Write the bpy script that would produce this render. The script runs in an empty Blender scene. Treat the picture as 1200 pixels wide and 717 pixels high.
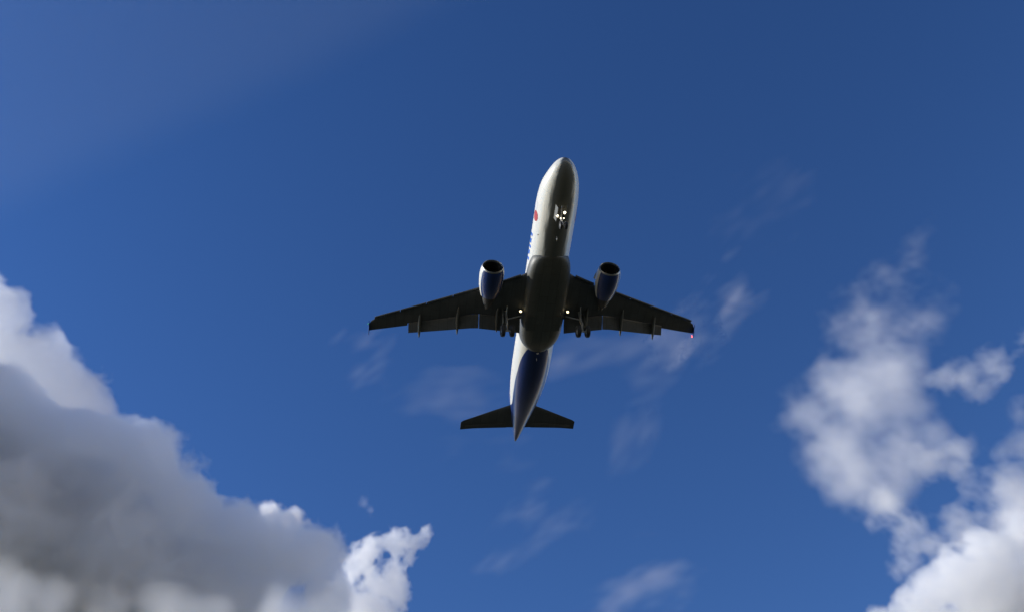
import bpy, bmesh, math, random
import numpy as np
from mathutils import Vector, Matrix

scene = bpy.context.scene
COL = scene.collection
R = math.radians

# ------------------------------------------------------------------ frame of the aircraft, camera, light
PITCH = R(3.0)                                   # nose-up attitude on the approach
# aircraft axes: x aft from the nose, y starboard, z up.  World: aft = +Y, starboard = -X, up = +Z
A3 = Matrix(((0, -1, 0), (1, 0, 0), (0, 0, 1)))
A3 = Matrix.Rotation(-PITCH, 3, 'X') @ A3
M3 = Matrix(((-0.1145, -0.98506, -0.12863), (-0.79475, 0.01314, 0.60679), (-0.59604, 0.17171, -0.78438)))
T3 = Vector((2.78299842, -0.42230889, -120.85711585))
CAMZ = 1.65
cam_ac = Vector((18, 0, 0)) - M3.transposed() @ T3           # where the photographer stands, in aircraft axes
ORIGIN = Vector((0, 0, CAMZ)) - A3 @ cam_ac                  # nose datum of the aircraft in the world
AC = Matrix.Translation(ORIGIN) @ A3.to_4x4()
CAMR = (A3 @ M3.transposed()).normalized()

cam_data = bpy.data.cameras.new('camera')
cam = bpy.data.objects.new('camera', cam_data)
COL.objects.link(cam)
cam_data.sensor_width = 36
cam_data.sensor_fit = 'HORIZONTAL'
cam_data.lens = 36 * 1400 / 1200
cam_data.clip_start = 0.1
cam_data.clip_end = 60000
cam.matrix_world = Matrix.Translation((0, 0, CAMZ)) @ CAMR.to_4x4()
scene.camera = cam

SUN_EL = R(27)
SUN_AZ = R(-90 + 8)          # from +Y, clockwise positive towards +X: -90 is due -X (to the left of the frame)
sun_vec = Vector((math.sin(SUN_AZ) * math.cos(SUN_EL), math.cos(SUN_AZ) * math.cos(SUN_EL), math.sin(SUN_EL)))

world = bpy.data.worlds.new('World')
scene.world = world
world.use_nodes = True
nt = world.node_tree
nt.nodes.clear()
out = nt.nodes.new('ShaderNodeOutputWorld')
bg = nt.nodes.new('ShaderNodeBackground')
sky = nt.nodes.new('ShaderNodeTexSky')
sky.sky_type = 'NISHITA'
sky.sun_disc = False
sky.sun_elevation = SUN_EL
sky.sun_rotation = SUN_AZ
sky.air_density = 1.0
sky.dust_density = 0.0
sky.ozone_density = 2.5
bg.inputs['Strength'].default_value = 0.127
hs = nt.nodes.new('ShaderNodeHueSaturation')          # the phone's rendering of a polarised deep blue sky
hs.inputs['Saturation'].default_value = 1.18
nt.links.new(sky.outputs['Color'], hs.inputs['Color'])
wb = nt.nodes.new('ShaderNodeMix')
wb.data_type = 'RGBA'
wb.blend_type = 'MULTIPLY'
wb.inputs[0].default_value = 1
wb.inputs[7].default_value = (0.86, 0.84, 1.12, 1)
nt.links.new(hs.outputs['Color'], wb.inputs[6])
gam = nt.nodes.new('ShaderNodeGamma')                 # the camera's contrast curve
gam.inputs['Gamma'].default_value = 1.5
nt.links.new(wb.outputs[2], gam.inputs['Color'])
wb2 = nt.nodes.new('ShaderNodeMix')
wb2.data_type = 'RGBA'
wb2.blend_type = 'MULTIPLY'
wb2.inputs[0].default_value = 1
wb2.inputs[7].default_value = (1.34, 0.95, 0.555, 1)
nt.links.new(gam.outputs['Color'], wb2.inputs[6])
nt.links.new(wb2.outputs[2], bg.inputs['Color'])
nt.links.new(bg.outputs['Background'], out.inputs['Surface'])

sd = bpy.data.lights.new('sun', 'SUN')
sd.energy = 4.9
sd.angle = R(0.5)
sd.color = (1.0, 0.965, 0.87)
sun = bpy.data.objects.new('sun', sd)
COL.objects.link(sun)
sun.rotation_euler = sun_vec.to_track_quat('Z', 'Y').to_euler()

scene.view_settings.view_transform = 'Standard'
scene.view_settings.look = 'None'
scene.view_settings.gamma = 1
scene.view_settings.exposure = 0.0
scene.render.engine = 'CYCLES'
cy = scene.cycles
cy.use_denoising = True
cy.max_bounces = 8
cy.diffuse_bounces = 3
cy.glossy_bounces = 3
cy.volume_bounces = 8
cy.volume_step_rate = 1.6
cy.volume_preview_step_rate = 1.6
cy.use_adaptive_sampling = True

# ------------------------------------------------------------------ materials
def nodes_of(m):
    m.use_nodes = True
    return m.node_tree, m.node_tree.nodes['Principled BSDF']

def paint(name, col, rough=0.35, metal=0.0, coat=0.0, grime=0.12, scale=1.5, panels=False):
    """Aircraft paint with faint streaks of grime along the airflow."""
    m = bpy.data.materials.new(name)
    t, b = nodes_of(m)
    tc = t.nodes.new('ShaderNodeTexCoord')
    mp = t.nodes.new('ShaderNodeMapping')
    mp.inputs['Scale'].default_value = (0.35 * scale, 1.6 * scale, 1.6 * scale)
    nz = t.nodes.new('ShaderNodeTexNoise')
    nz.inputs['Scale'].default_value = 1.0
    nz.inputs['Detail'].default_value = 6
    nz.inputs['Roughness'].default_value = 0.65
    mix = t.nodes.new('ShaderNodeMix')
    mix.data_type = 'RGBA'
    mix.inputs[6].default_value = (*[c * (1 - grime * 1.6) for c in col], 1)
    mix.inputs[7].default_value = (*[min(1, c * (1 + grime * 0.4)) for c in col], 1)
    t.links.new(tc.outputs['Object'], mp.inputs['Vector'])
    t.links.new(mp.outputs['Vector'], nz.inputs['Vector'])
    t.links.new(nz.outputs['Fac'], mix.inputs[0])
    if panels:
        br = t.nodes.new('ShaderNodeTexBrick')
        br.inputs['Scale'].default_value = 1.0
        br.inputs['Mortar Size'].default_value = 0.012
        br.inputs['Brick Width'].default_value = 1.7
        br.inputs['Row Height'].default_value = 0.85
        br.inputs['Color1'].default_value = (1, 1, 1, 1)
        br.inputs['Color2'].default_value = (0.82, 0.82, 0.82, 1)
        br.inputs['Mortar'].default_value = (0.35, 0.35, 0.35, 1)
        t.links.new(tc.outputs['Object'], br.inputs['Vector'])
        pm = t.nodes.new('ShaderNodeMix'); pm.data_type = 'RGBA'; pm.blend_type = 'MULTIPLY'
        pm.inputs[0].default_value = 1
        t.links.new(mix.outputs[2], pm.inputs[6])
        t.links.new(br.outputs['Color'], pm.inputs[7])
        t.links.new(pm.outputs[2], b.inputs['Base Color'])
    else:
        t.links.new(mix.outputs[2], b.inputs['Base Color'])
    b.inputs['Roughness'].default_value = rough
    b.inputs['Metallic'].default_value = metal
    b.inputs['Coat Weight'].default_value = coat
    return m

def lamp_mat(name, col, strength):
    m = bpy.data.materials.new(name)
    t, b = nodes_of(m)
    b.inputs['Base Color'].default_value = (*col, 1)
    b.inputs['Emission Color'].default_value = (*col, 1)
    b.inputs['Emission Strength'].default_value = strength
    return m

def math_node(t, op, a, b=None, c=None, clamp=False):
    n = t.nodes.new('ShaderNodeMath')
    n.operation = op
    n.use_clamp = clamp
    for i, v in enumerate((a, b, c)):
        if v is None:
            continue
        if isinstance(v, (int, float)):
            n.inputs[i].default_value = v
        else:
            t.links.new(v, n.inputs[i])
    return n.outputs[0]

WHITE = paint('white_paint', (0.66, 0.65, 0.62), 0.38, coat=0.2)
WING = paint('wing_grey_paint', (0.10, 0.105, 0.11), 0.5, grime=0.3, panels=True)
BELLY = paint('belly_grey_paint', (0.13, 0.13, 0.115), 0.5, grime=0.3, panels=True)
BLUE = paint('blue_paint', (0.012, 0.045, 0.22), 0.28, coat=0.5)
BLUE_L = paint('blue_emblem_paint', (0.03, 0.14, 0.55), 0.3)
RED = paint('red_paint', (0.42, 0.04, 0.02), 0.35)
METAL = paint('polished_metal', (0.34, 0.34, 0.33), 0.45, metal=1.0)
STEEL = paint('gear_steel', (0.45, 0.44, 0.42), 0.45, metal=0.3)
DARK = paint('dark_metal', (0.03, 0.03, 0.03), 0.6)
RUBBER = paint('tyre_rubber', (0.02, 0.02, 0.02), 0.85)
GLASS = paint('dark_window', (0.015, 0.02, 0.025), 0.08)
L_WARM = lamp_mat('landing_light_glow', (1.0, 0.80, 0.45), 3.5)
L_WHITE = lamp_mat('taxi_light_glow', (1.0, 0.90, 0.66), 3)
L_RED = lamp_mat('red_light_glow', (1.0, 0.06, 0.03), 6)
L_GREEN = lamp_mat('green_light_glow', (0.05, 0.5, 0.2), 0.3)

def two_tone(name, mode):
    """White above, dark blue below; the border is where the livery has it."""
    m = bpy.data.materials.new(name)
    t, b = nodes_of(m)
    tc = t.nodes.new('ShaderNodeTexCoord')
    sp = t.nodes.new('ShaderNodeSeparateXYZ')
    t.links.new(tc.outputs['Object'], sp.inputs[0])
    x, y, z = sp.outputs
    ay = math_node(t, 'ABSOLUTE', y)
    if mode == 'fuselage':
        # angle from straight down round the barrel; the blue climbs the sides towards the tail
        zc = math_node(t, 'MULTIPLY', math_node(t, 'MAXIMUM', math_node(t, 'SUBTRACT', x, 25.0), 0.0), 0.10)
        dz = math_node(t, 'SUBTRACT', zc, z)
        ang = math_node(t, 'ARCTAN2', ay, dz)
        curve = t.nodes.new('ShaderNodeFloatCurve')
        c = curve.mapping.curves[0]
        pts = [(0.0, 0.0), (20.4, 0.0), (21.3, 24), (22.5, 40), (24.0, 50), (26.0, 56), (28.5, 60), (30.3, 66), (31.4, 95), (32.4, 150), (38, 180)]
        c.points[0].location = (0, 0)
        c.points[-1].location = (1, 1)
        for px, pa in pts[1:-1]:
            c.points.new(px / 38, pa / 180)
        curve.mapping.update()
        t.links.new(math_node(t, 'DIVIDE', x, 38.0), curve.inputs['Value'])
        lim = math_node(t, 'MULTIPLY', curve.outputs[0], math.pi)
        fac = math_node(t, 'GREATER_THAN', lim, ang)
    else:
        ang = math_node(t, 'ARCTAN2', ay, math_node(t, 'MULTIPLY', z, -1.0))
        fac = math_node(t, 'LESS_THAN', ang, R(64))
    nz = nz_pre = t.nodes.new('ShaderNodeTexNoise')
    mp = t.nodes.new('ShaderNodeMapping')
    mp.inputs['Scale'].default_value = (0.4, 2.2, 2.2)
    t.links.new(tc.outputs['Object'], mp.inputs['Vector'])
    t.links.new(mp.outputs['Vector'], nz.inputs['Vector'])
    nz.inputs['Detail'].default_value = 6
    nz.inputs['Scale'].default_value = 1.2
    wh = t.nodes.new('ShaderNodeMix'); wh.data_type = 'RGBA'
    wh.inputs[6].default_value = (0.60, 0.575, 0.50, 1)
    wh.inputs[7].default_value = (0.74, 0.72, 0.64, 1)
    t.links.new(nz.outputs['Fac'], wh.inputs[0])
    bl = t.nodes.new('ShaderNodeMix'); bl.data_type = 'RGBA'
    bl.inputs[6].default_value = (0.003, 0.016, 0.085, 1)
    bl.inputs[7].default_value = (0.004, 0.028, 0.155, 1)
    t.links.new(nz.outputs['Fac'], bl.inputs[0])
    base = wh.outputs[2]
    if mode == 'fuselage':
        # underside shade painted in as a grey band, edge feathered by noise
        keel_shade = t.nodes.new('ShaderNodeMapRange'); keel_shade.interpolation_type = 'SMOOTHSTEP'
        keel_shade.inputs['From Min'].default_value = R(38)
        keel_shade.inputs['From Max'].default_value = R(24)
        t.links.new(math_node(t, 'ADD', ang, math_node(t, 'MULTIPLY', math_node(t, 'SUBTRACT', nz_pre.outputs['Fac'], 0.5), 0.5)), keel_shade.inputs['Value'])
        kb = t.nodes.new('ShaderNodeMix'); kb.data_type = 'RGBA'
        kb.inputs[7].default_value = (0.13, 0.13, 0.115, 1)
        t.links.new(keel_shade.outputs[0], kb.inputs[0])
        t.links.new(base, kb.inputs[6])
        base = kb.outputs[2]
    mx = t.nodes.new('ShaderNodeMix'); mx.data_type = 'RGBA'
    t.links.new(fac, mx.inputs[0])
    t.links.new(base, mx.inputs[6])
    t.links.new(bl.outputs[2], mx.inputs[7])
    # thin dark skin joints every few metres
    if mode == 'fuselage':
        s = math_node(t, 'FRACT', math_node(t, 'DIVIDE', x, 3.2))
        j = math_node(t, 'LESS_THAN', s, 0.008)
        dk = t.nodes.new('ShaderNodeMix'); dk.data_type = 'RGBA'
        dk.blend_type = 'MULTIPLY'
        dk.inputs[7].default_value = (0.72, 0.72, 0.72, 1)
        t.links.new(j, dk.inputs[0])
        t.links.new(mx.outputs[2], dk.inputs[6])
        t.links.new(dk.outputs[2], b.inputs['Base Color'])
    else:
        t.links.new(mx.outputs[2], b.inputs['Base Color'])
    b.inputs['Roughness'].default_value = 0.33
    b.inputs['Coat Weight'].default_value = 0.2
    b.inputs['Coat Roughness'].default_value = 0.12
    return m

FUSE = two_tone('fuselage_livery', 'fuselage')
NAC = two_tone('nacelle_livery', 'nacelle')

# ------------------------------------------------------------------ mesh helpers
def mesh_obj(name, bm, mat, parent=None, smooth=True, loc=None, auto=35):
    bmesh.ops.recalc_face_normals(bm, faces=bm.faces)
    me = bpy.data.meshes.new(name)
    bm.to_mesh(me)
    bm.free()
    for m in (mat if isinstance(mat, (list, tuple)) else [mat]):
        me.materials.append(m)
    if smooth:
        me.shade_smooth()
        me.set_sharp_from_angle(angle=R(auto))
    o = bpy.data.objects.new(name, me)
    COL.objects.link(o)
    if parent is not None:
        o.parent = parent
    if loc is not None:
        o.location = loc
    return o

def loft(bm, rings, closed=True, cap0=True, cap1=True):
    vs = [[bm.verts.new(p) for p in r] for r in rings]
    n = len(rings[0])
    for a, b in zip(vs, vs[1:]):
        for i in range(n if closed else n - 1):
            j = (i + 1) % n
            bm.faces.new((a[i], a[j], b[j], b[i]))
    if cap0:
        bm.faces.new(vs[0])
    if cap1:
        bm.faces.new(vs[-1])
    return vs

def tube(bm, p0, p1, r0, r1=None, n=12):
    p0, p1 = Vector(p0), Vector(p1)
    r1 = r0 if r1 is None else r1
    d = (p1 - p0).normalized()
    u = d.orthogonal().normalized()
    v = d.cross(u)
    rings = []
    for p, r in ((p0, r0), (p1, r1)):
        rings.append([p + (u * math.cos(k * 2 * math.pi / n) + v * math.sin(k * 2 * math.pi / n)) * r for k in range(n)])
    loft(bm, rings)

def lathe(bm, prof, axis='x', centre=(0, 0, 0), n=48, cap0=False, cap1=False):
    c = Vector(centre)
    rings = []
    for a, r in prof:
        ring = []
        for k in range(n):
            t = k * 2 * math.pi / n
            if axis == 'x':
                ring.append(c + Vector((a, r * math.cos(t), r * math.sin(t))))
            else:
                ring.append(c + Vector((r * math.cos(t), a, r * math.sin(t))))
        rings.append(ring)
    loft(bm, rings, cap0=cap0, cap1=cap1)

def box(bm, c, s, rot=None):
    r = bmesh.ops.create_cube(bm, size=1.0)
    m = Matrix.Translation(c) @ (rot.to_4x4() if rot else Matrix.Identity(4)) @ Matrix.Diagonal((*s, 1))
    bmesh.ops.transform(bm, matrix=m, verts=r['verts'])

def interp(xs, ys, x):
    """Monotone cubic through the stations."""
    xs = np.asarray(xs, float); ys = np.asarray(ys, float)
    h = np.diff(xs); d = np.diff(ys) / h
    m = np.zeros(len(xs)); m[0] = d[0]; m[-1] = d[-1]
    for i in range(1, len(xs) - 1):
        m[i] = 0 if d[i - 1] * d[i] <= 0 else 2 * d[i - 1] * d[i] / (d[i - 1] + d[i])
    i = int(min(max(np.searchsorted(xs, x) - 1, 0), len(h) - 1))
    t = (x - xs[i]) / h[i]
    return ((2*t**3 - 3*t*t + 1) * ys[i] + (t**3 - 2*t*t + t) * h[i] * m[i]
            + (-2*t**3 + 3*t*t) * ys[i+1] + (t**3 - t*t) * h[i] * m[i+1])

# ------------------------------------------------------------------ ground
bm = bmesh.new()
bmesh.ops.create_circle(bm, cap_ends=True, segments=96, radius=30000)
gm = bpy.data.materials.new('dry_grass_ground')
t, b = nodes_of(gm)
nz = t.nodes.new('ShaderNodeTexNoise'); nz.inputs['Scale'].default_value = 0.05; nz.inputs['Detail'].default_value = 10
tc = t.nodes.new('ShaderNodeTexCoord'); t.links.new(tc.outputs['Object'], nz.inputs['Vector'])
rp = t.nodes.new('ShaderNodeValToRGB')
rp.color_ramp.elements[0].color = (0.012, 0.016, 0.007, 1)
rp.color_ramp.elements[1].color = (0.035, 0.036, 0.018, 1)
t.links.new(nz.outputs['Fac'], rp.inputs[0]); t.links.new(rp.outputs[0], b.inputs['Base Color'])
b.inputs['Roughness'].default_value = 0.95
ground = mesh_obj('ground', bm, gm, smooth=False)
ground['kind'] = 'structure'

# ------------------------------------------------------------------ airliner
air = bpy.data.objects.new('airliner', None)
COL.objects.link(air)
air.matrix_world = AC
air.empty_display_size = 5
air['label'] = 'white twin-engine passenger jet with dark blue rear belly flying overhead with its wheels down'
air['category'] = 'airplane'

# fuselage -----------------------------------------------------------
ST = [  # x, top, bottom, half width
    (0.00, -0.49, -0.61, 0.05), (0.06, -0.30, -0.80, 0.27), (0.25, 0.00, -1.08, 0.56), (0.6, 0.30, -1.34, 0.87), (1.1, 0.58, -1.57, 1.16),
    (1.7, 0.86, -1.74, 1.41), (2.3, 1.22, -1.86, 1.60), (3.0, 1.62, -1.95, 1.76), (3.8, 1.90, -2.01, 1.87), (4.8, 2.04, -2.05, 1.95),
    (6.2, 2.07, -2.07, 1.975), (9, 2.07, -2.07, 1.975), (15, 2.07, -2.07, 1.975), (20, 2.07, -2.07, 1.975), (23.5, 2.07, -2.07, 1.975),
    (25.2, 2.07, -1.98, 1.96), (27, 2.07, -1.74, 1.88), (29, 2.07, -1.32, 1.70), (31, 2.05, -0.78, 1.42), (33, 1.98, -0.14, 1.06),
    (34.8, 1.88, 0.46, 0.72), (36.2, 1.78, 0.92, 0.43), (37.0, 1.70, 1.16, 0.26), (37.3, 1.62, 1.27, 0.15)]
SX, STop, SBot, SW = zip(*ST)

def fuse_sec(x):
    return interp(SX, STop, x), interp(SX, SBot, x), interp(SX, SW, x)

def fuse_pt(x, ang, off=0.0):
    """Point on the skin; ang in degrees from straight down, positive to starboard."""
    top, bot, w = fuse_sec(x)
    zc, hz = (top + bot) / 2, (top - bot) / 2
    a = R(ang)
    n = Vector((0, math.sin(a) / w, -math.cos(a) / hz)).normalized()
    return Vector((x, w * math.sin(a), zc - hz * math.cos(a))) + n * off

bm = bmesh.new()
xs = [0, .02, .06, .12, .2, .3, .45, .6, .8, 1.1, 1.4, 1.7, 2.0, 2.3, 2.7, 3.1, 3.5, 4.0, 4.5, 5.2, 6.2, 7.5, 9, 11, 13, 15, 17, 19, 21, 22.5, 23.5,
      24.3, 25.2, 26, 27, 28, 29, 30, 31, 32, 33, 34, 34.8, 35.5, 36.2, 36.7, 37.0, 37.2, 37.3]
loft(bm, [[fuse_pt(x, k * 360 / 72) for k in range(72)] for x in xs])
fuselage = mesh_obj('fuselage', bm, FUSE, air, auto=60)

def skin_patch(name, x0, x1, a0, a1, mat, parent, off=0.012, nx=4, na=4, shape=None):
    """A curved panel that lies just proud of the skin, with its own thickness."""
    bm = bmesh.new()
    lay = []
    for o in (off, -0.02):
        g = []
        for i in range(nx + 1):
            row = []
            for j in range(na + 1):
                u, v = i / nx, j / na
                if shape == 'round':
                    uu, vv = u * 2 - 1, v * 2 - 1
                    u2 = uu * math.sqrt(max(0, 1 - vv * vv / 2)); v2 = vv * math.sqrt(max(0, 1 - uu * uu / 2))
                    u, v = (u2 + 1) / 2, (v2 + 1) / 2
                elif shape == 'slant':
                    u = u + (v - .5) * 0.35
                row.append(bm.verts.new(fuse_pt(x0 + (x1 - x0) * u, a0 + (a1 - a0) * v, o)))
            g.append(row)
        lay.append(g)
    for g in lay:
        for i in range(nx):
            for j in range(na):
                bm.faces.new((g[i][j], g[i + 1][j], g[i + 1][j + 1], g[i][j + 1]))
    f, k = lay
    edge = [(i, 0) for i in range(nx)] + [(nx, j) for j in range(na)] + [(i, na) for i in range(nx, 0, -1)] + [(0, j) for j in range(na, 0, -1)]
    for (i, j), (i2, j2) in zip(edge, edge[1:] + edge[:1]):
        bm.faces.new((f[i][j], f[i2][j2], k[i2][j2], k[i][j]))
    return mesh_obj(name, bm, mat, parent, auto=40)

# cabin windows, both sides
for s in (1, -1):
    for k in range(38):
        x = 6.6 + k * 0.533 * 1.12
        if 13.9 < x < 15.2 and k % 2:
            continue
        skin_patch('cabin_window', x - .115, x + .115, s * 97.5, s * 107, GLASS, fuselage, 0.006, 3, 3, 'round')
    # doors: outlined panels
    for x0 in (5.0, 29.2):
        skin_patch('cabin_door', x0, x0 + .84, s * 78, s * 128, WHITE, fuselage, 0.010, 3, 8)
    # flight deck windows
    for x0, x1, a0, a1 in ((1.75, 2.35, 128, 150), (2.1, 2.8, 112, 127), (2.85, 3.4, 111, 124)):
        skin_patch('cockpit_window', x0, x1, s * a0, s * a1, GLASS, fuselage, 0.010, 4, 4)
skin_patch('cockpit_window', 1.62, 2.3, 153, 207, GLASS, fuselage, 0.010, 4, 6)
# red roundel and blue strokes of the airline's mark high on the forward starboard side (and port)
for s in (1, -1):
    skin_patch('red_emblem', 5.9, 7.0, s * 66, s * 92, RED, fuselage, 0.016, 8, 8, 'round')
    for k, (x0, wd, a0, a1) in enumerate(((8.6, .34, 80, 95), (9.25, .5, 82, 95), (10.0, .3, 80, 95), (10.6, .5, 83, 95), (11.4, .34, 81, 95))):
        skin_patch('blue_emblem_stroke', x0, x0 + wd, s * a0, s * a1, BLUE_L, fuselage, 0.016, 3, 6, 'slant')
# nose-gear bay (open behind the leg), belly antennas, drain mast, outflow
skin_patch('gear_bay_opening', 4.35, 5.6, -10, 10, DARK, fuselage, 0.010, 3, 4)
for x, l, h in ((7.6, .35, .28), (22.6, .22, .2)):
    z = fuse_sec(x)[1]
    bm = bmesh.new()
    loft(bm, [[(x + a * l, b * .025, z + .03) for a, b in ((0, 0), (.3, 1), (1, 0), (.3, -1))],
              [(x + l * .3 + a * l * .7, b * .015, z - h) for a, b in ((0, 0), (.3, 1), (1, 0), (.3, -1))]])
    mesh_obj('blade_antenna', bm, WHITE, fuselage, smooth=False)
# red anti-collision beacon under the belly; small lamp by the forward side
bm = bmesh.new()
lathe(bm, [(-.12, .02), (-.09, .08), (0, .1), (.09, .08), (.12, .02)], centre=(21.9, 0, fuse_sec(21.9)[1] - .02), n=16, cap0=True, cap1=True)
mesh_obj('beacon', bm, METAL, fuselage)
p = fuse_pt(8.1, 56)
bm = bmesh.new(); bmesh.ops.create_icosphere(bm, subdivisions=2, radius=.07, matrix=Matrix.Translation(p))
mesh_obj('service_port', bm, METAL, fuselage)

# belly fairing -------------------------------------------------------
FB = [(9.9, 0.7, -2.04), (10.15, 1.3, -2.12), (10.6, 1.72, -2.2), (11.5, 2.02, -2.33), (12.8, 2.16, -2.44), (14.5, 2.2, -2.5), (17, 2.2, -2.52), (19, 2.18, -2.5),
      (20.0, 2.06, -2.44), (20.8, 1.78, -2.32), (21.3, 1.42, -2.2), (21.7, 0.95, -2.09), (21.9, 0.5, -2.0)]
bx, bw, bb = zip(*FB)
rings = []
for k in range(49):
    x = 9.9 + (21.9 - 9.9) * k / 48
    w, bot = interp(bx, bw, x), interp(bx, bb, x)
    zc = -1.05
    ring = []
    for q in range(40):
        a = q * 2 * math.pi / 40
        ca, sa = math.cos(a), math.sin(a)
        yy = w * math.copysign(abs(sa) ** (2 / 3.4), sa)
        if ca > 0:
            zz = zc - (zc - bot) * abs(ca) ** (2 / 2.9)
        else:
            zz = zc + 0.5 * abs(ca) ** (2 / 3)
        # towards the ends the top of the ring sinks into the barrel
        ring.append((x, yy if abs(yy) > 0 else 0, zz))
    rings.append(ring)
bm = bmesh.new()
loft(bm, rings)
fairing = mesh_obj('belly_fairing', bm, BELLY, air, auto=60)
for s in (1, -1):
    # ram-air inlets and main gear bay doors
    bm = bmesh.new(); box(bm, (17.75, s * .95, -2.505), (1.75, 1.5, .045)); bmesh.ops.bevel(bm, geom=bm.edges[:], offset=.02, segments=1)
    mesh_obj('gear_bay_door', bm, BELLY, fairing, smooth=False)

# wings ---------------------------------------------------------------
def wing_z(y):
    return -1.42 + 0.105 * (y - 1.5) + 0.0022 * (y - 1.5) ** 2
LEY = [0.8, 2.0, 16.55, 16.95]
LEX = [11.35, 12.35, 19.75, 20.15]
def wing_le(y):
    return float(np.interp(y, [0.8, 1.6, 2.6, 4.0, 16.4, 16.8, 17.0], [11.5, 12.05, 12.85, 13.62, 19.75, 20.10, 20.55]))
def wing_te(y):
    return float(np.interp(y, [0.8, 6.3, 6.9, 16.9, 17.0], [18.25, 18.15, 18.25, 21.35, 21.4]))

def airfoil(n=14, tc=0.12, cut0=0.0, cut1=1.0):
    """(c, z) points over the lower side from the front cut to the rear cut and back over the top."""
    cs = [cut0 + (cut1 - cut0) * (0.5 - 0.5 * math.cos(math.pi * k / n)) for k in range(n + 1)]
    def th(c):
        return 5 * tc * (0.2969 * math.sqrt(c) - 0.126 * c - 0.3516 * c * c + 0.2843 * c**3 - 0.1015 * c**4)
    def camber(c):
        return 0.018 * (1 - (2 * c - 0.9) ** 2)
    low = [(c, camber(c) - th(c) * 0.9) for c in cs]
    upp = [(c, camber(c) + th(c)) for c in reversed(cs)]
    return low + upp

def section(y, s, le, te, z, tc, cut0=0., cut1=1., n=14, twist=0.0):
    ch = te - le
    out = []
    for c, h in airfoil(n, tc, cut0, cut1):
        out.append((le + ch * c, s * y, z + ch * h - ch * (c - .3) * twist))
    return out

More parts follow.
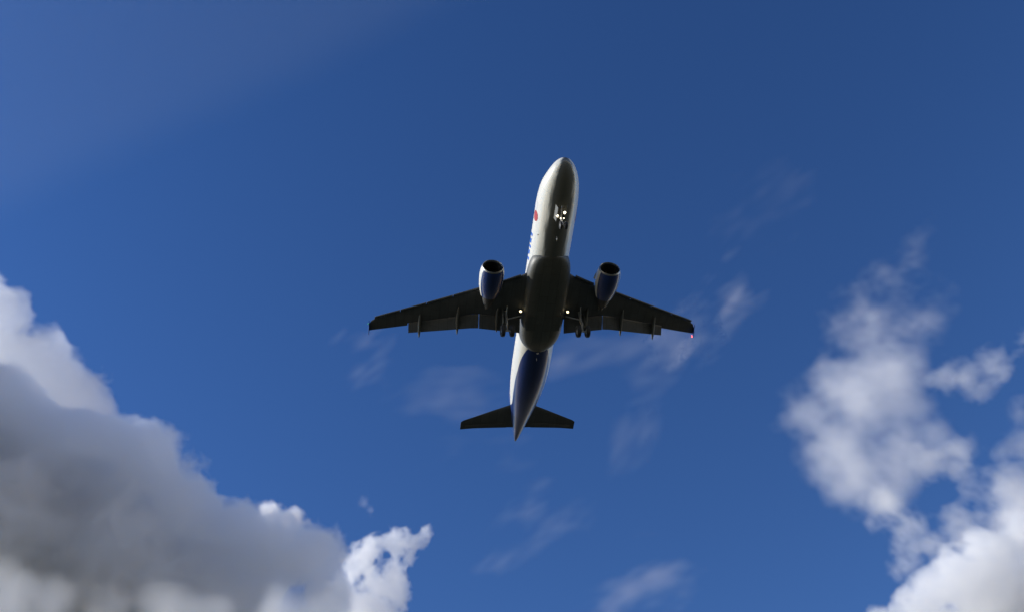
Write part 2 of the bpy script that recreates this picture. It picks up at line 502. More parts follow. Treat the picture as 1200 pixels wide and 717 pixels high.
def make_wing(s):
    ys = [0.8, 1.6, 2.3, 2.9, 4.0, 5.2, 6.3, 6.9, 8, 9.5, 11, 12.3, 13.2]
    tc = lambda y: float(np.interp(y, [1, 6.4, 17], [0.15, 0.118, 0.105]))
    tw = lambda y: float(np.interp(y, [1, 17], [0.045, -0.02]))
    bm = bmesh.new()
    rings = []
    for y in ys:
        le, te = wing_le(y), wing_te(y)
        rings.append(section(y, s, le, te, wing_z(y), tc(y), 0.0, 1 - .30 / (te - le), twist=tw(y)))
    for y in (13.23, 14.2, 15.4, 16.4, 16.8, 17.0):
        rings.append(section(y, s, wing_le(y), wing_te(y), wing_z(y), tc(y) * (1 if y < 16.9 else .5), 0, 1, twist=tw(y)))
    loft(bm, rings)
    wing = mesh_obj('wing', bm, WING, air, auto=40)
    # slats: the leading edge pushed forward and down in five pieces
    cutsl = [(2.75, 4.75), (6.55, 9.0), (9.06, 11.5), (11.56, 14.0), (14.06, 16.5)]
    for y0, y1 in cutsl:
        bm = bmesh.new()
        rr = []
        for k in range(5):
            y = y0 + (y1 - y0) * k / 4
            le, te = wing_le(y), wing_te(y)
            ch = te - le
            sc = 0.42 + 0.10 * ch
            pts = []
            prof = [(1.0, .34), (.7, .40), (.4, .36), (.15, .22), (.0, .0), (.06, -.16), (.25, -.26), (.38, -.24), (.30, -.10), (.36, .06), (.6, .24), (.85, .30)]
            for c, h in prof:
                pts.append((le - .36 + c * sc * .62, s * y, wing_z(y) - .10 + h * sc * .52))
            rr.append(pts)
        loft(bm, rr)
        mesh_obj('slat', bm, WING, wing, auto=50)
    # flaps: inboard and outboard, run out aft and drooped
    for y0, y1, ca, cb in ((2.25, 6.29, 1.45, 1.45), (6.35, 13.15, 1.42, 1.0)):
        bm = bmesh.new()
        rr = []
        dr = R(33)
        for k in range(9):
            f = k / 8
            y = y0 + (y1 - y0) * f
            ch = ca + (cb - ca) * f
            te = wing_te(y)
            x0, z0 = te - .37, wing_z(y) - .09 - (te - wing_le(y)) * .7 * tw(y)
            pts = []
            for c, h in airfoil(10, .15):
                dx, dz = c * ch, h * ch
                pts.append((x0 + dx * math.cos(dr) + dz * math.sin(dr), s * y, z0 - dx * math.sin(dr) + dz * math.cos(dr)))
            rr.append(pts)
        loft(bm, rr)
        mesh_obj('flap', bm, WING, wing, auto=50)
    # flap track fairings
    for y, ln in ((4.55, 2.2), (8.4, 2.5), (12.1, 2.1)):
        bm = bmesh.new()
        te = wing_te(y); z = wing_z(y)
        prof = [(-.62, .02, .02), (-.5, .07, .09), (-.25, .13, .17), (.1, .16, .24), (.42, .16, .24), (.7, .13, .18), (.92, .07, .09), (1.0, .015, .015)]
        rr = []
        for a, hw, hh in prof:
            x = te - .55 + a * ln * .72
            zz = z - .30 - max(0, a) ** 1.2 * .72
            rr.append([(x, s * y + hw * math.cos(q * math.pi / 6), zz + hh * math.sin(q * math.pi / 6)) for q in range(12)])
        loft(bm, rr)
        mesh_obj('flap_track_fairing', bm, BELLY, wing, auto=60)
    # wing tip fence: swept plate above and below the tip
    bm = bmesh.new()
    z = wing_z(17.0)
    out = [(20.15, 0), (20.95, .62), (21.65, .78), (21.62, .2), (21.55, -.1), (21.55, -.5), (21.2, -.5), (20.6, -.18)]
    loft(bm, [[(x, s * 16.99, z + h) for x, h in out], [(x, s * 17.05, z + h) for x, h in out]])
    mesh_obj('wingtip_fence', bm, BLUE, wing, smooth=False)
    # navigation light
    bm = bmesh.new()
    r_ = .09 if s < 0 else .05
    bmesh.ops.create_uvsphere(bm, u_segments=16, v_segments=10, radius=r_, matrix=Matrix.Translation((21.78 if s < 0 else 20.5, s * 17.1, z - .06 if s > 0 else z + .02)) @ Matrix.Diagonal((1.5, 1, 1, 1)))
    mesh_obj('navigation_light', bm, L_RED if s < 0 else L_GREEN, wing)
    # landing light: drops from the wing root
    bm = bmesh.new()
    c = Vector((16.65, s * 2.38, -1.98))
    d = Vector((-.93, 0, -.36)).normalized()
    tube(bm, c - d * .02, c - d * .30, .15, .10, 20)
    ll = mesh_obj('landing_light', bm, METAL, wing)
    bm = bmesh.new(); bmesh.ops.create_uvsphere(bm, u_segments=16, v_segments=8, radius=.125,
        matrix=Matrix.Translation(c) @ Vector((0, 0, 1)).rotation_difference(d).to_matrix().to_4x4() @ Matrix.Diagonal((1, 1, .35, 1)))
    g = mesh_obj('lens', bm, L_WARM, ll)
    # aileron gap and panel lines as slim dark strips under the skin line
    return wing

for s in (1, -1):
    make_wing(s)

# engines -------------------------------------------------------------
def make_engine(s):
    y = s * 5.75
    x0, zc = 11.15, -2.15
    bm = bmesh.new()
    outer = [(0.10, 1.02), (0.25, 1.09), (0.6, 1.16), (1.1, 1.19), (1.7, 1.17), (2.3, 1.11), (2.9, .99), (3.4, .85)]
    inner = [(3.38, .82), (3.1, .87), (2.8, .90), (2.4, .945), (1.2, .945), (.6, .94), (.25, .945), (.12, .96)]
    lathe(bm, outer + inner, centre=(0, 0, 0), n=64)
    bm.verts.ensure_lookup_table()
    cowl = mesh_obj('engine', bm, NAC, air, loc=(x0, y, zc), auto=50)
    cowl.rotation_euler = (0, R(-2), 0)
    bm = bmesh.new()
    lathe(bm, [(.20, .915), (.10, .93), (.03, .955), (0, .985), (.02, 1.012), (.07, 1.034), (.14, 1.058), (.14, 1.04), (.1, 1.0)], n=64)
    mesh_obj('inlet_lip', bm, METAL, cowl, auto=60)
    bm = bmesh.new()
    lathe(bm, [(.20, .915), (.6, .895), (1.2, .905), (1.75, .91), (1.75, .935), (1.2, .93), (.6, .925), (.20, .93)], n=64)
    mesh_obj('inlet_duct', bm, DARK, cowl, auto=60)
    # fan: hub, spinner and curved blades
    bm = bmesh.new()
    lathe(bm, [(.95, .005), (1.0, .06), (1.12, .15), (1.25, .22), (1.5, .27), (1.6, .27)], n=32, cap0=True)
    bmesh.ops.create_circle(bm, cap_ends=True, segments=48, radius=.9, matrix=Matrix.Translation((1.62, 0, 0)) @ Matrix.Rotation(R(90), 4, 'Y'))
    for k in range(30):
        a = k * 2 * math.pi / 30
        rows = []
        for r in (.24, .45, .68, .885):
            tw = .20 + r * .55
            e = Vector((0, math.cos(a), math.sin(a))); q = Vector((0, -math.sin(a), math.cos(a)))
            rows.append([bm.verts.new(e * r + Vector((1.38, 0, 0)) + (Vector((math.cos(tw + .3), 0, 0)) + q * math.sin(tw + .3)) * w) for w in (-.12, .12)])
        for ra, rb in zip(rows, rows[1:]):
            bm.faces.new((ra[0], ra[1], rb[1], rb[0]))
    mesh_obj('fan', bm, DARK, cowl, auto=40)
    # core nozzle and plug
    bm = bmesh.new()
    lathe(bm, [(2.9, .70), (3.4, .69), (4.0, .60), (4.6, .46), (4.6, .43), (4.1, .52), (3.2, .6)], n=48)
    mesh_obj('core_nozzle', bm, DARK, cowl, auto=50)
    bm = bmesh.new()
    lathe(bm, [(4.2, .30), (4.7, .26), (5.1, .15), (5.35, .02)], n=32, cap0=True, cap1=True)
    mesh_obj('exhaust_plug', bm, DARK, cowl, auto=60)
    # strake on the inboard side of the cowl
    bm = bmesh.new()
    a = R(38)
    e = Vector((0, -s * math.cos(a), math.sin(a)))
    f = Vector((0, e.z, -e.y)) * .012
    lo = [Vector((.75, 0, 0)) + e * 1.12, Vector((2.0, 0, 0)) + e * 1.12, Vector((1.95, 0, 0)) + e * 1.46, Vector((1.3, 0, 0)) + e * 1.36]
    loft(bm, [[p + f for p in lo], [p - f for p in lo]])
    mesh_obj('strake', bm, WHITE, cowl, smooth=False)
    # pylon up to the wing
    bm = bmesh.new()
    rr = []
    for z, xa, xb, w in ((.80, 1.0, 4.9, .18), (1.10, 1.2, 5.3, .2), (1.30, 1.9, 5.6, .2), (1.50, 2.9, 5.6, .16)):
        n = []
        for c, h in airfoil(8, .11):
            n.append((xa + (xb - xa) * c, h * (xb - xa) * .75, z))
        rr.append(n)
    loft(bm, rr)
    mesh_obj('pylon', bm, BELLY, cowl, auto=60)
    # aft pylon fairing hanging below the wing
    bm = bmesh.new()
    rr = []
    for x, hw, zt, zb in ((2.6, .2, 1.0, .55), (3.6, .22, 1.1, .5), (4.6, .19, 1.1, .52), (5.5, .13, 1.05, .68), (6.3, .03, 1.0, .9)):
        rr.append([(x, hw, zt), (x, hw * .9, zb + .1), (x, 0, zb), (x, -hw * .9, zb + .1), (x, -hw, zt)])
    loft(bm, rr)
    mesh_obj('aft_fairing', bm, BELLY, cowl, auto=50)

for s in (1, -1):
    make_engine(s)

# tail ----------------------------------------------------------------
for s in (1, -1):
    bm = bmesh.new()
    rr = []
    for y, le, te, z in ((.4, 31.2, 34.95, .95), (1.2, 31.70, 35.02, 1.03), (3, 32.68, 35.22, 1.20), (5, 33.80, 35.50, 1.38), (6.1, 34.42, 35.72, 1.49), (6.38, 34.68, 35.76, 1.5)):
        rr.append(section(y, s, le, te, z, .10 if y < 6.1 else .05, n=10))
    loft(bm, rr)
    hs = mesh_obj('horizontal_stabilizer', bm, WING, air, auto=40)
    # elevator: separate thin surface line
    bm = bmesh.new()
    rr = []
    for y, te, z in ((1.35, 35.06, 1.05), (3, 35.24, 1.2), (5.9, 35.56, 1.46)):
        ch = .95 - .08 * y
        rr.append([(te - ch, s * y, z - .075), (te + .03, s * y, z + .0), (te + .03, s * y, z + .02), (te - ch, s * y, z + .10)])
    loft(bm, rr)
    mesh_obj('elevator', bm, WING, hs, smooth=False)
bm = bmesh.new()
rr = []
for z, le, te, tc in ((1.2, 28.9, 35.0, .09), (2.1, 30.0, 35.1, .09), (3.2, 31.1, 35.45, .10), (6.0, 33.25, 36.3, .10), (7.75, 34.55, 36.8, .09), (7.9, 34.95, 36.82, .05)):
    rr.append([(le + (te - le) * c, h * (te - le), z) for c, h in [(c, h - .018 * (1 - (2 * c - .9) ** 2)) for c, h in airfoil(10, tc)]])
loft(bm, rr)
fin = mesh_obj('vertical_stabilizer', bm, BLUE, air, auto=40)
bm = bmesh.new()
rr = []
for z, te in ((2.2, 35.15), (7.6, 36.78)):
    ch = 1.5 - (z - 2.2) * .12
    rr.append([(te - ch, -.13, z), (te + .05, -.012, z), (te + .05, .012, z), (te - ch, .13, z)])
loft(bm, rr)
mesh_obj('rudder', bm, BLUE, fin, smooth=False)
bm = bmesh.new()
lathe(bm, [(37.22, .17), (37.42, .13), (37.5, .06)], centre=(0, 0, 1.47), n=24, cap0=True, cap1=True)
mesh_obj('exhaust_outlet', bm, DARK, air)

# landing gear --------------------------------------------------------
def wheel(name, parent, c, r, w):
    bm = bmesh.new()
    h = w / 2
    prof = [(-h * .55, r * .52), (-h * .9, r * .62), (-h, r * .8), (-h * .82, r * .94), (-h * .4, r), (h * .4, r), (h * .82, r * .94), (h, r * .8), (h * .9, r * .62), (h * .55, r * .52)]
    lathe(bm, prof, axis='y', centre=(0, 0, 0), n=36)
    wh = mesh_obj(name, bm, RUBBER, parent, loc=c, auto=50)
    return wh

def hub_bm(bm, c, r, w):
    lathe(bm, [(-w * .36, r * .1), (-w * .32, r * .3), (-w * .2, r * .5), (-w * .28, r * .545), (w * .28, r * .545), (w * .2, r * .5), (w * .32, r * .3), (w * .36, r * .1)],
          axis='y', centre=c, n=28, cap0=True, cap1=True)

for s in (1, -1):
    g = bpy.data.objects.new('main_landing_gear', None)
    COL.objects.link(g); g.parent = air
    top = Vector((17.15, s * 3.75, -1.35)); bot = Vector((17.75, s * 3.80, -3.72))
    bm = bmesh.new()
    mid = top.lerp(bot, .58)
    tube(bm, top, mid, .15, .14, 16); tube(bm, mid, bot, .085, .085, 14)
    tube(bm, bot + Vector((0, -.62, 0)), bot + Vector((0, .62, 0)), .075, n=12)
    for a in (-.46, .46):
        hub_bm(bm, bot + Vector((0, a, 0)), .58, .42)
    # torque links and side stay
    tube(bm, mid + Vector((-.1, 0, .1)), mid + Vector((-.42, 0, -.42)), .04, n=8)
    tube(bm, mid + Vector((-.42, 0, -.42)), bot + Vector((-.06, 0, .12)), .04, n=8)
    tube(bm, top.lerp(bot, .42), Vector((17.2, s * 2.25, -2.0)), .065, n=10)
    tube(bm, top.lerp(bot, .40), Vector((16.3, s * 3.7, -1.6)), .05, n=10)
    mesh_obj('gear_leg', bm, STEEL, g, auto=50)
    for a in (-.46, .46):
        wheel('wheel', g, bot + Vector((0, a, 0)), .585, .42)
    # leg door, hung outboard of the strut
    bm = bmesh.new()
    box(bm, top.lerp(bot, .38) + Vector((.05, s * .33, .05)), (.85, .04, 1.55), Matrix.Rotation(R(-13), 3, 'Y') @ Matrix.Rotation(R(s * 5), 3, 'X'))
    bmesh.ops.bevel(bm, geom=bm.edges[:], offset=.015, segments=1)
    mesh_obj('gear_door', bm, BELLY, g, smooth=False)

g = bpy.data.objects.new('nose_landing_gear', None)
COL.objects.link(g); g.parent = air
top = Vector((5.35, 0, -1.9)); bot = Vector((5.2, 0, -3.85))
bm = bmesh.new()
mid = top.lerp(bot, .55)
tube(bm, top, mid, .11, .10, 14); tube(bm, mid, bot, .06, .06, 12)
tube(bm, bot + Vector((0, -.34, 0)), bot + Vector((0, .34, 0)), .05, n=10)
for a in (-.25, .25):
    hub_bm(bm, bot + Vector((0, a, 0)), .38, .22)
tube(bm, top.lerp(bot, .45), Vector((4.25, 0, -2.0)), .05, n=8)
tube(bm, mid + Vector((.08, 0, 0)), mid + Vector((.3, 0, -.3)), .03, n=8)
tube(bm, mid + Vector((.3, 0, -.3)), bot + Vector((.06, 0, .12)), .03, n=8)
tube(bm, top.lerp(bot, .36) + Vector((-.08, -.42, 0)), top.lerp(bot, .36) + Vector((-.08, .42, 0)), .03, n=8)
mesh_obj('gear_leg', bm, STEEL, g, auto=50)
for a in (-.25, .25):
    wheel('wheel', g, bot + Vector((0, a, 0)), .385, .225)
for s in (1, -1):
    bm = bmesh.new()
    box(bm, (4.85, s * .50, -2.32), (1.5, .03, .62), Matrix.Rotation(R(s * -12), 3, 'X'))
    bmesh.ops.bevel(bm, geom=bm.edges[:], offset=.012, segments=1)
    mesh_obj('gear_door', bm, BELLY, g, smooth=False)
d = Vector((-.9, 0, -.44)).normalized()
for c, r, mt in ((Vector((5.02, .38, -2.50)), .125, L_WHITE), (Vector((4.7, -.30, -2.42)), .125, L_WHITE), (Vector((4.98, .14, -2.98)), .06, L_WHITE), (Vector((4.98, -.16, -2.98)), .06, L_WHITE)):
    bm = bmesh.new()
    tube(bm, c - d * .01, c - d * r * 1.6, r, r * .6, 20)
    bmesh.ops.create_uvsphere(bm, u_segments=16, v_segments=8, radius=r * .96,
        matrix=Matrix.Translation(c) @ Vector((0, 0, 1)).rotation_difference(d).to_matrix().to_4x4() @ Matrix.Diagonal((1, 1, .35, 1)))
    mesh_obj('headlight', bm, mt, g)

# ------------------------------------------------------------------ clouds
# Each cloud is a real volume standing kilometres off: a density field (billows of many sizes) on a voxel grid.
def up_matrix(n, h, wave, off):
    """Cubic B-spline weights from a random lattice of spacing wave to n samples of spacing h."""
    x = (np.arange(n) * h) / wave + off
    i = np.floor(x).astype(int)
    f = x - i
    m = int(i.max()) + 4
    W = np.zeros((n, m), np.float32)
    w = [(1 - f) ** 3 / 6, (3 * f**3 - 6 * f**2 + 4) / 6, (-3 * f**3 + 3 * f**2 + 3 * f + 1) / 6, f**3 / 6]
    for k in range(4):
        W[np.arange(n), i + k] += w[k]
    return W

def lattice_noise(rng, shape, h, wave):
    ms = [up_matrix(n, h, w, rng.random()) for n, w in zip(shape, wave)]
    g = rng.standard_normal([m.shape[1] for m in ms]).astype(np.float32)
    g = np.einsum('ai,ijk->ajk', ms[0], g, optimize=True)
    g = np.einsum('bj,ajk->abk', ms[1], g, optimize=True)
    g = np.einsum('ck,abk->abc', ms[2], g, optimize=True)
    return g * 2.2

def fbm(rng, shape, h, wave, octaves, gain=0.5, billow=0.0):
    tot = np.zeros(shape, np.float32)
    a, s, wv = 1.0, 0.0, np.array(wave, float)
    for _ in range(octaves):
        if wv.min() < h * 1.6:
            break
        n = lattice_noise(rng, shape, h, wv)
        if billow > 0:
            n = (1 - billow) * n + billow * (1.1 - 2.0 * np.abs(n))
        tot += a * n
        s += a * a
        a *= gain
        wv = wv / 2.03
    return tot / math.sqrt(s)

def cloud_material(name, density, albedo, aniso):
    m = bpy.data.materials.new(name)
    m.use_nodes = True
    t = m.node_tree
    t.nodes.clear()
    o = t.nodes.new('ShaderNodeOutputMaterial')
    v = t.nodes.new('ShaderNodeVolumePrincipled')
    v.inputs['Color'].default_value = (*albedo, 1)
    v.inputs['Density'].default_value = density
    v.inputs['Anisotropy'].default_value = aniso
    t.links.new(v.outputs[0], o.inputs['Volume'])
    return m

def cloud(label, dist, centre, size, blobs, h=3.0, seed=1, wave=60, octaves=5, gain=0.5, amp=20, soft=14, density=0.05,
          billow=0.5, stretch=(1, 1, 1), roll=0.0, depth=None, albedo=(1, 1, 1), aniso=0.25, squash=1.0, cut=None, power=1.0, group=None, smooth=10, post=None):
    """centre and size in units of dist/1400 m about the line of sight; blobs = (u, v, w, radius[, gain]) in the same units,
    u to the right, v up, w away from the viewer, all from the centre."""
    unit = dist / 1400.0
    W, H = size
    D = depth if depth else min(W, H) * 0.7
    nx, ny, nz = [int(round(a / h)) + 1 for a in (W, H, D)]
    gx = (np.arange(nx) / (nx - 1) - .5) * W
    gy = (np.arange(ny) / (ny - 1) - .5) * H
    gz = (np.arange(nz) / (nz - 1) - .5) * D
    rng = np.random.default_rng(seed)
    X, Y, Z = np.meshgrid(gx, gy, gz, indexing='ij', sparse=True)
    X = X.astype(np.float32); Y = Y.astype(np.float32); Z = Z.astype(np.float32)
    acc = np.zeros((nx, ny, nz), np.float32)
    cr, sr = math.cos(-roll), math.sin(-roll)
    for bl in blobs:
        u, v, w, r = bl[:4]
        u, v = u * cr - v * sr, u * sr + v * cr
        d = np.sqrt((X - u) ** 2 + (Y - v) ** 2 + ((Z - w) / squash) ** 2)
        acc += np.exp(np.clip((r - d) / smooth, -30, 30))
    shape = smooth * np.log(acc + 1e-9)
    wv = [wave * s for s in stretch]
    n = fbm(rng, (nx, ny, nz), h, wv, octaves, gain, billow)
    f = shape + amp * n
    dens = np.clip(f / soft, 0, 1) ** power
    if post is not None:
        dens = post(dens, shape, rng, (nx, ny, nz), h)
    # fade at the walls of the box so that no face of it shows
    for ax, g, L in ((0, gx, W), (1, gy, H), (2, gz, D)):
        e = np.clip((L / 2 - np.abs(g)) / (4 * h), 0, 1).astype(np.float32)
        sh = [1, 1, 1]; sh[ax] = len(g)
        dens = dens * e.reshape(sh)
    dens = dens.astype(np.float32)

    me = bpy.data.meshes.new('cloud')
    me.vertices.add(nx * ny * nz)
    at = me.attributes.new('vapour', 'FLOAT', 'POINT')
    at.data.foreach_set('value', dens.ravel())
    store = bpy.data.objects.new('vapour_samples', me)         # only holds the numbers; never linked to the scene
    vol = bpy.data.volumes.new('cloud')
    o = bpy.data.objects.new('cloud', vol)
    COL.objects.link(o)
    o['label'] = label
    o['category'] = 'cloud'
    if group:
        o['group'] = group
    mat = cloud_material('cloud_vapour', density, albedo, aniso)
    vol.materials.append(mat)

    ng = bpy.data.node_groups.new('cloud_volume', 'GeometryNodeTree')
    ng.interface.new_socket('Geometry', in_out='INPUT', socket_type='NodeSocketGeometry')
    ng.interface.new_socket('Geometry', in_out='OUTPUT', socket_type='NodeSocketGeometry')
    N = ng.nodes.new
    gi, go = N('GeometryNodeObjectInfo'), N('NodeGroupOutput')
    gi.inputs['Object'].default_value = store
    vc = N('GeometryNodeVolumeCube')
    lo = Vector((-W / 2, -H / 2, -D / 2)) * unit
    hi = -lo
    vc.inputs['Min'].default_value = lo
    vc.inputs['Max'].default_value = hi
    vc.inputs['Resolution X'].default_value = nx
    vc.inputs['Resolution Y'].default_value = ny
    vc.inputs['Resolution Z'].default_value = nz
    pos = N('GeometryNodeInputPosition')
    sep = N('ShaderNodeSeparateXYZ')
    ng.links.new(pos.outputs[0], sep.inputs[0])
    def mth(op, a, b, clamp=False):
        k = N('ShaderNodeMath'); k.operation = op
        for i, q in enumerate((a, b)):
            if q is None: continue
            if isinstance(q, (int, float)): k.inputs[i].default_value = q
            else: ng.links.new(q, k.inputs[i])
        return k.outputs[0]
    idx = []
    for ax, cnt in enumerate((nx, ny, nz)):
        q = mth('MULTIPLY', mth('SUBTRACT', sep.outputs[ax], lo[ax]), (cnt - 1) / (hi[ax] - lo[ax]))
        q = mth('ROUND', q, None)
        q = mth('MINIMUM', mth('MAXIMUM', q, 0.0), float(cnt - 1))
        idx.append(q)
    def integer(q):
        k = N('FunctionNodeFloatToInt'); k.rounding_mode = 'ROUND'
        ng.links.new(q, k.inputs[0]); return k.outputs[0]
    def imth(op, a, b):
        k = N('FunctionNodeIntegerMath'); k.operation = op
        for i, q in enumerate((a, b)):
            if isinstance(q, int): k.inputs[i].default_value = q
            else: ng.links.new(q, k.inputs[i])
        return k.outputs[0]
    ix, iy, iz = [integer(q) for q in idx]
    index = imth('ADD', imth('MULTIPLY', imth('ADD', imth('MULTIPLY', ix, ny), iy), nz), iz)
    na = N('GeometryNodeInputNamedAttribute'); na.data_type = 'FLOAT'
    na.inputs['Name'].default_value = 'vapour'
    si = N('GeometryNodeSampleIndex'); si.data_type = 'FLOAT'; si.domain = 'POINT'
    ng.links.new(gi.outputs['Geometry'], si.inputs['Geometry'])
    ng.links.new(na.outputs[0], si.inputs['Value'])
    ng.links.new(index, si.inputs['Index'])
    ng.links.new(si.outputs[0], vc.inputs['Density'])
    sm = N('GeometryNodeSetMaterial'); sm.inputs['Material'].default_value = mat
    ng.links.new(vc.outputs[0], sm.inputs[0])
    ng.links.new(sm.outputs[0], go.inputs[0])
    mod = o.modifiers.new('vapour', 'NODES')
    mod.node_group = ng
    # stand it in the sky along its own line of sight, level with the viewer's tilt
    cx, cyy = centre
    d = CAMR @ Vector(((cx - 600) / 1400, -(cyy - 358.5) / 1400, -1.0))
    o.location = Vector((0, 0, CAMZ)) + d * dist
    flip = Matrix(((1, 0, 0), (0, 1, 0), (0, 0, -1)))          # local z away from the viewer
    o.matrix_world = Matrix.Translation(o.location) @ (CAMR @ Matrix.Rotation(roll, 3, 'Z') @ flip).to_4x4()
    return o

def B(cx, cy, *lst):
    """Blobs given about a reference point (v counted upwards)."""
    return [(u - cx, cy - v, *r) for u, v, *r in lst]

# great grey cloud that fills the lower left
cloud('huge dark grey cloud bank filling the lower left of the sky', 1500, (80, 590), (780, 660),
      B(80, 590, (-200, 420, 0, 110), (-130, 520, 10, 150), (-5, 485, 0, 66), (-60, 420, 0, 62), (55, 520, -10, 66), (100, 550, 0, 78), (155, 566, 10, 68), (210, 598, 0, 64), (140, 660, 0, 115),  # far-left blob is out of view, added to shade the visible bank
        (262, 640, 0, 64), (318, 650, -5, 56), (352, 650, -5, 44), (368, 712, 0, 48), (20, 620, 0, 130), (250, 710, 0, 95), (120, 740, 0, 90), (-180, 640, 0, 130)),
      h=2.2, seed=7, wave=75, octaves=6, amp=19, soft=8, density=0.034, albedo=(.978, .990, 1), depth=270, billow=0.6, smooth=5, gain=0.66, stretch=(1, 1, 1.8))
# paler cloud in front of its foot
cloud('paler yellowish grey cloud foot along the bottom left edge', 1050, (150, 720), (640, 220),
      B(150, 720, (0, 705, 0, 46), (60, 712, 0, 36), (-80, 700, 0, 60), (120, 735, 0, 40), (190, 722, 0, 34), (250, 738, 0, 40), (320, 725, 0, 36), (375, 712, 0, 30), (390, 745, 0, 40)),
      h=3.0, seed=15, wave=80, octaves=5, amp=22, soft=60, density=0.022, depth=120, stretch=(1, 1, 2), billow=0.4, smooth=10, gain=0.6)
# sunlit shoulder that shows behind its upper edge
cloud('pale sunlit cloud shoulder rising behind the upper edge of the dark grey bank', 2300, (60, 440), (300, 300),
      B(60, 440, (-60, 400, 0, 88), (2, 380, 0, 42), (38, 428, 0, 44), (78, 458, 0, 42), (112, 470, 0, 44), (60, 430, 0, 34), (0, 460, 0, 90), (138, 462, 0, 17)),
      h=2.2, seed=12, wave=42, octaves=5, amp=13, soft=7, density=0.013, albedo=(.975, .988, 1), stretch=(1, 1, 2), depth=100, billow=0.6, smooth=5, gain=0.62)
cloud('small brilliant white cloud tip peeping over the low end of the grey bank', 2300, (325, 605), (120, 80),
      B(325, 605, (318, 600, 0, 15), (342, 608, 0, 14), (300, 610, 0, 10), (362, 612, 0, 8), (330, 620, 0, 20)),
      h=1.3, seed=3, wave=20, octaves=5, amp=6, soft=5, density=0.05, depth=60, billow=0.6, smooth=3, gain=0.6)
# brilliant ragged cloud at its right-hand end
cloud('brilliant white ragged cloud at the right end of the grey bank', 1900, (440, 670), (200, 190),
      B(440, 670, (438, 645, 0, 24), (462, 636, 5, 15), (425, 668, 0, 24), (456, 680, 0, 24), (430, 712, 0, 30), (468, 700, 0, 14), (405, 700, 0, 26), (484, 630, 0, 12), (498, 628, 0, 8), (482, 655, 0, 11), (440, 740, 0, 34)),
      h=1.4, seed=39, wave=26, octaves=5, amp=11, soft=7, density=0.03, stretch=(1, 1, 2.2), depth=70, billow=0.45, smooth=4, gain=0.68)
cloud('tiny torn white shred floating above the ragged white cloud', 1900, (428, 592), (60, 50),
      B(428, 592, (426, 590, 0, 9), (436, 598, 0, 6)),
      h=1.3, seed=8, wave=14, octaves=4, amp=5, soft=9, density=0.02, depth=30, billow=0.2, smooth=4, gain=0.6)
# right-hand group
cloud('broad soft white cloud with a faint plume trailing up from it', 1700, (1020, 460), (360, 420),
      B(1020, 460, (985, 525, 0, 60), (1010, 475, 0, 62), (1045, 440, 0, 48), (1005, 560, 0, 46), (948, 495, 0, 42), (1060, 520, 0, 44), (1055, 480, 0, 42), (1075, 430, 0, 30), (1078, 500, 0, 24), (1025, 390, 0, 34), (985, 430, 0, 32), (1045, 560, 0, 40)),
      h=2.1, seed=46, wave=40, octaves=6, amp=12, soft=62, density=0.021, depth=110, billow=0.15, smooth=7, gain=0.68, power=1.3, stretch=(1, 1, 3))
cloud('faint feathery plume rising from the top of the broad soft white cloud', 1800, (1040, 350), (260, 240),
      B(1040, 350, (1000, 400, 0, 46), (1022, 365, 0, 46), (1045, 338, 0, 38), (1072, 308, 0, 22), (1085, 375, 0, 34), (968, 430, 0, 38)),
      h=2.2, seed=45, wave=34, octaves=5, amp=20, soft=70, density=0.008, depth=100, billow=0.1, smooth=9, gain=0.7, power=1.4, stretch=(1, 1, 3))
cloud('pair of round white puffs beside the upper part of the soft white cloud', 1700, (1150, 435), (170, 120),
      B(1150, 435, (1108, 435, 0, 22), (1128, 442, 0, 22), (1160, 432, 0, 26), (1174, 422, 0, 18), (1150, 450, 0, 20), (1208, 400, 0, 18), (1090, 440, 0, 12)),
      h=1.8, seed=56, wave=26, octaves=5, amp=10, soft=24, density=0.026, stretch=(1, 1, 2.5), depth=70, billow=0.35, smooth=5, gain=0.62, power=1.3)
cloud('small thin white puff below the pair of round puffs', 1700, (1108, 520), (120, 90),
      B(1108, 520, (1100, 514, 0, 25), (1126, 524, 0, 20), (1080, 525, 0, 15)),
      h=1.8, seed=52, wave=24, octaves=5, amp=10, soft=28, density=0.016, stretch=(1, 1, 2.5), depth=60, billow=0.3, smooth=5, gain=0.6, power=1.3)
cloud('small flat white puff cut by the right edge of the picture', 1700, (1190, 515), (100, 120),
      B(1190, 515, (1176, 524, 0, 20), (1196, 522, 0, 22), (1218, 520, 0, 22), (1194, 484, 0, 17), (1215, 480, 0, 18)),
      h=1.8, seed=53, wave=24, octaves=5, amp=10, soft=22, density=0.026, depth=60, billow=0.4, smooth=5, gain=0.6, power=1.3)
cloud('thin lacy veil with blue holes bridging the soft cloud and the bright lower right cloud', 1700, (1120, 590), (300, 220),
      B(1120, 590, (1040, 585, 0, 34), (1068, 612, 0, 34), (1085, 555, 0, 32), (1128, 545, 0, 28), (1150, 570, 0, 32), (1180, 570, 0, 40), (1215, 580, 0, 50), (1135, 618, 0, 34), (1062, 648, 0, 24), (1180, 612, 0, 44), (1100, 640, 0, 26)),
      h=1.8, seed=61, wave=26, octaves=5, amp=14, soft=40, density=0.028, depth=90, billow=0.15, smooth=5, gain=0.68, power=1.2, stretch=(1, 1, 3))
cloud('bright white heaped cloud rising from the lower right corner', 1600, (1150, 700), (320, 260),
      B(1150, 700, (1200, 635, 0, 40), (1165, 655, 0, 38), (1128, 675, 0, 36), (1095, 696, 0, 30), (1060, 712, 0, 24), (1032, 722, 0, 16), (1180, 720, 0, 70), (1240, 680, 0, 70), (1110, 750, 0, 50)),
      h=1.9, seed=71, wave=42, octaves=6, amp=14, soft=10, density=0.035, stretch=(1, 1, 1.8), depth=130, billow=0.5, smooth=5, gain=0.64)

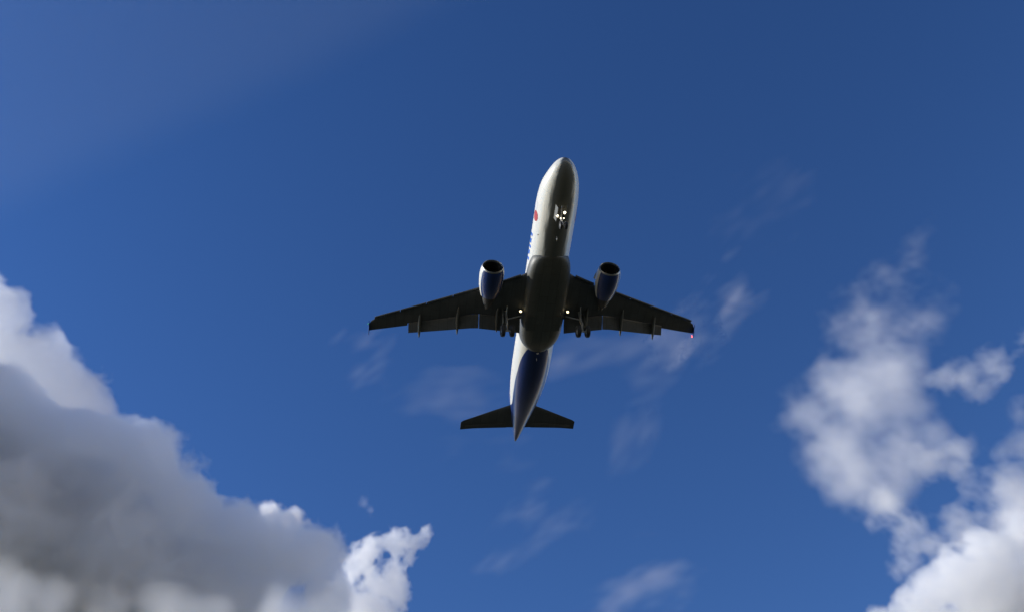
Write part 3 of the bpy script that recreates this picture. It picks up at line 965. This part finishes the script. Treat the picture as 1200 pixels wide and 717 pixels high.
# thin wisps
def wisp(label, c, size, blobs, seed, dens, roll=0.0, wave=26, st=(2.2, .8, 4), amp=24, soft=60, dist=2600, h=2.3):
    return cloud(label, dist, c, size, B(*c, *blobs), h=h, seed=seed, wave=wave, octaves=5, amp=amp, soft=soft, density=dens, depth=90,
                 billow=0.1, smooth=12, gain=0.75, roll=R(roll), stretch=st, power=1.4, group='thin wisps of cloud')
wisp('faint wisp just below the wing tip on the dark cloud side', (440, 415), (190, 160), [(440, 412, 0, 30), (425, 432, 0, 26), (458, 400, 0, 22)], 81, .0022, 40)
wisp('faint smear of cloud left of the tailplane', (540, 480), (280, 200), [(520, 480, 0, 36), (560, 475, 0, 30), (500, 505, 0, 24), (590, 520, 0, 24)], 82, .0009, 10)
wisp('long faint veil right of the tail, under the red-lit wing', (725, 425), (340, 240), [(700, 400, 0, 38), (740, 430, 0, 44), (690, 445, 0, 34), (785, 400, 0, 30), (655, 420, 0, 26), (745, 452, 0, 26)], 83, .0015, 20, wave=34)
wisp('slanting feathery wisp beyond the red-lit wing tip', (830, 380), (210, 170), [(850, 358, 0, 20), (832, 375, 0, 22), (812, 394, 0, 22), (795, 415, 0, 22), (864, 350, 0, 12)], 84, .0026, 42, wave=20, soft=50)
wisp('very faint slanting streak in the blue high on the right', (895, 245), (220, 170), [(878, 272, 0, 22), (900, 245, 0, 22), (928, 218, 0, 20)], 85, .0007, 40)
wisp('long slanting streak of thin cloud below the tail', (610, 610), (280, 190), [(575, 635, 0, 26), (610, 610, 0, 30), (640, 590, 0, 26), (650, 572, 0, 16)], 86, .0013, 32, wave=20)
wisp('thin pale wisp at the bottom edge below the tail', (740, 695), (200, 140), [(735, 697, 0, 30), (760, 685, 0, 22), (712, 715, 0, 24), (790, 676, 0, 12)], 87, .0026, 20, wave=20)
wisp('faint short wisp in the blue between tail and lacy veil', (750, 520), (160, 160), [(752, 505, 0, 20), (740, 545, 0, 20)], 88, .0010, 60)
# thin veil over the upper left, added to imitate a light ray's straight edge
cloud('very thin added veil imitating a light ray across the upper left, straight slanting edge', 4000, (120, 0), (1000, 560),
      B(120, 0, *[(q * 60 - 420, 110 - q * 28, 0, 300) for q in range(17)]),
      h=10, seed=91, wave=200, octaves=3, amp=5, soft=50, density=.00005, depth=200, albedo=(.80, .92, 1), billow=0, smooth=20)
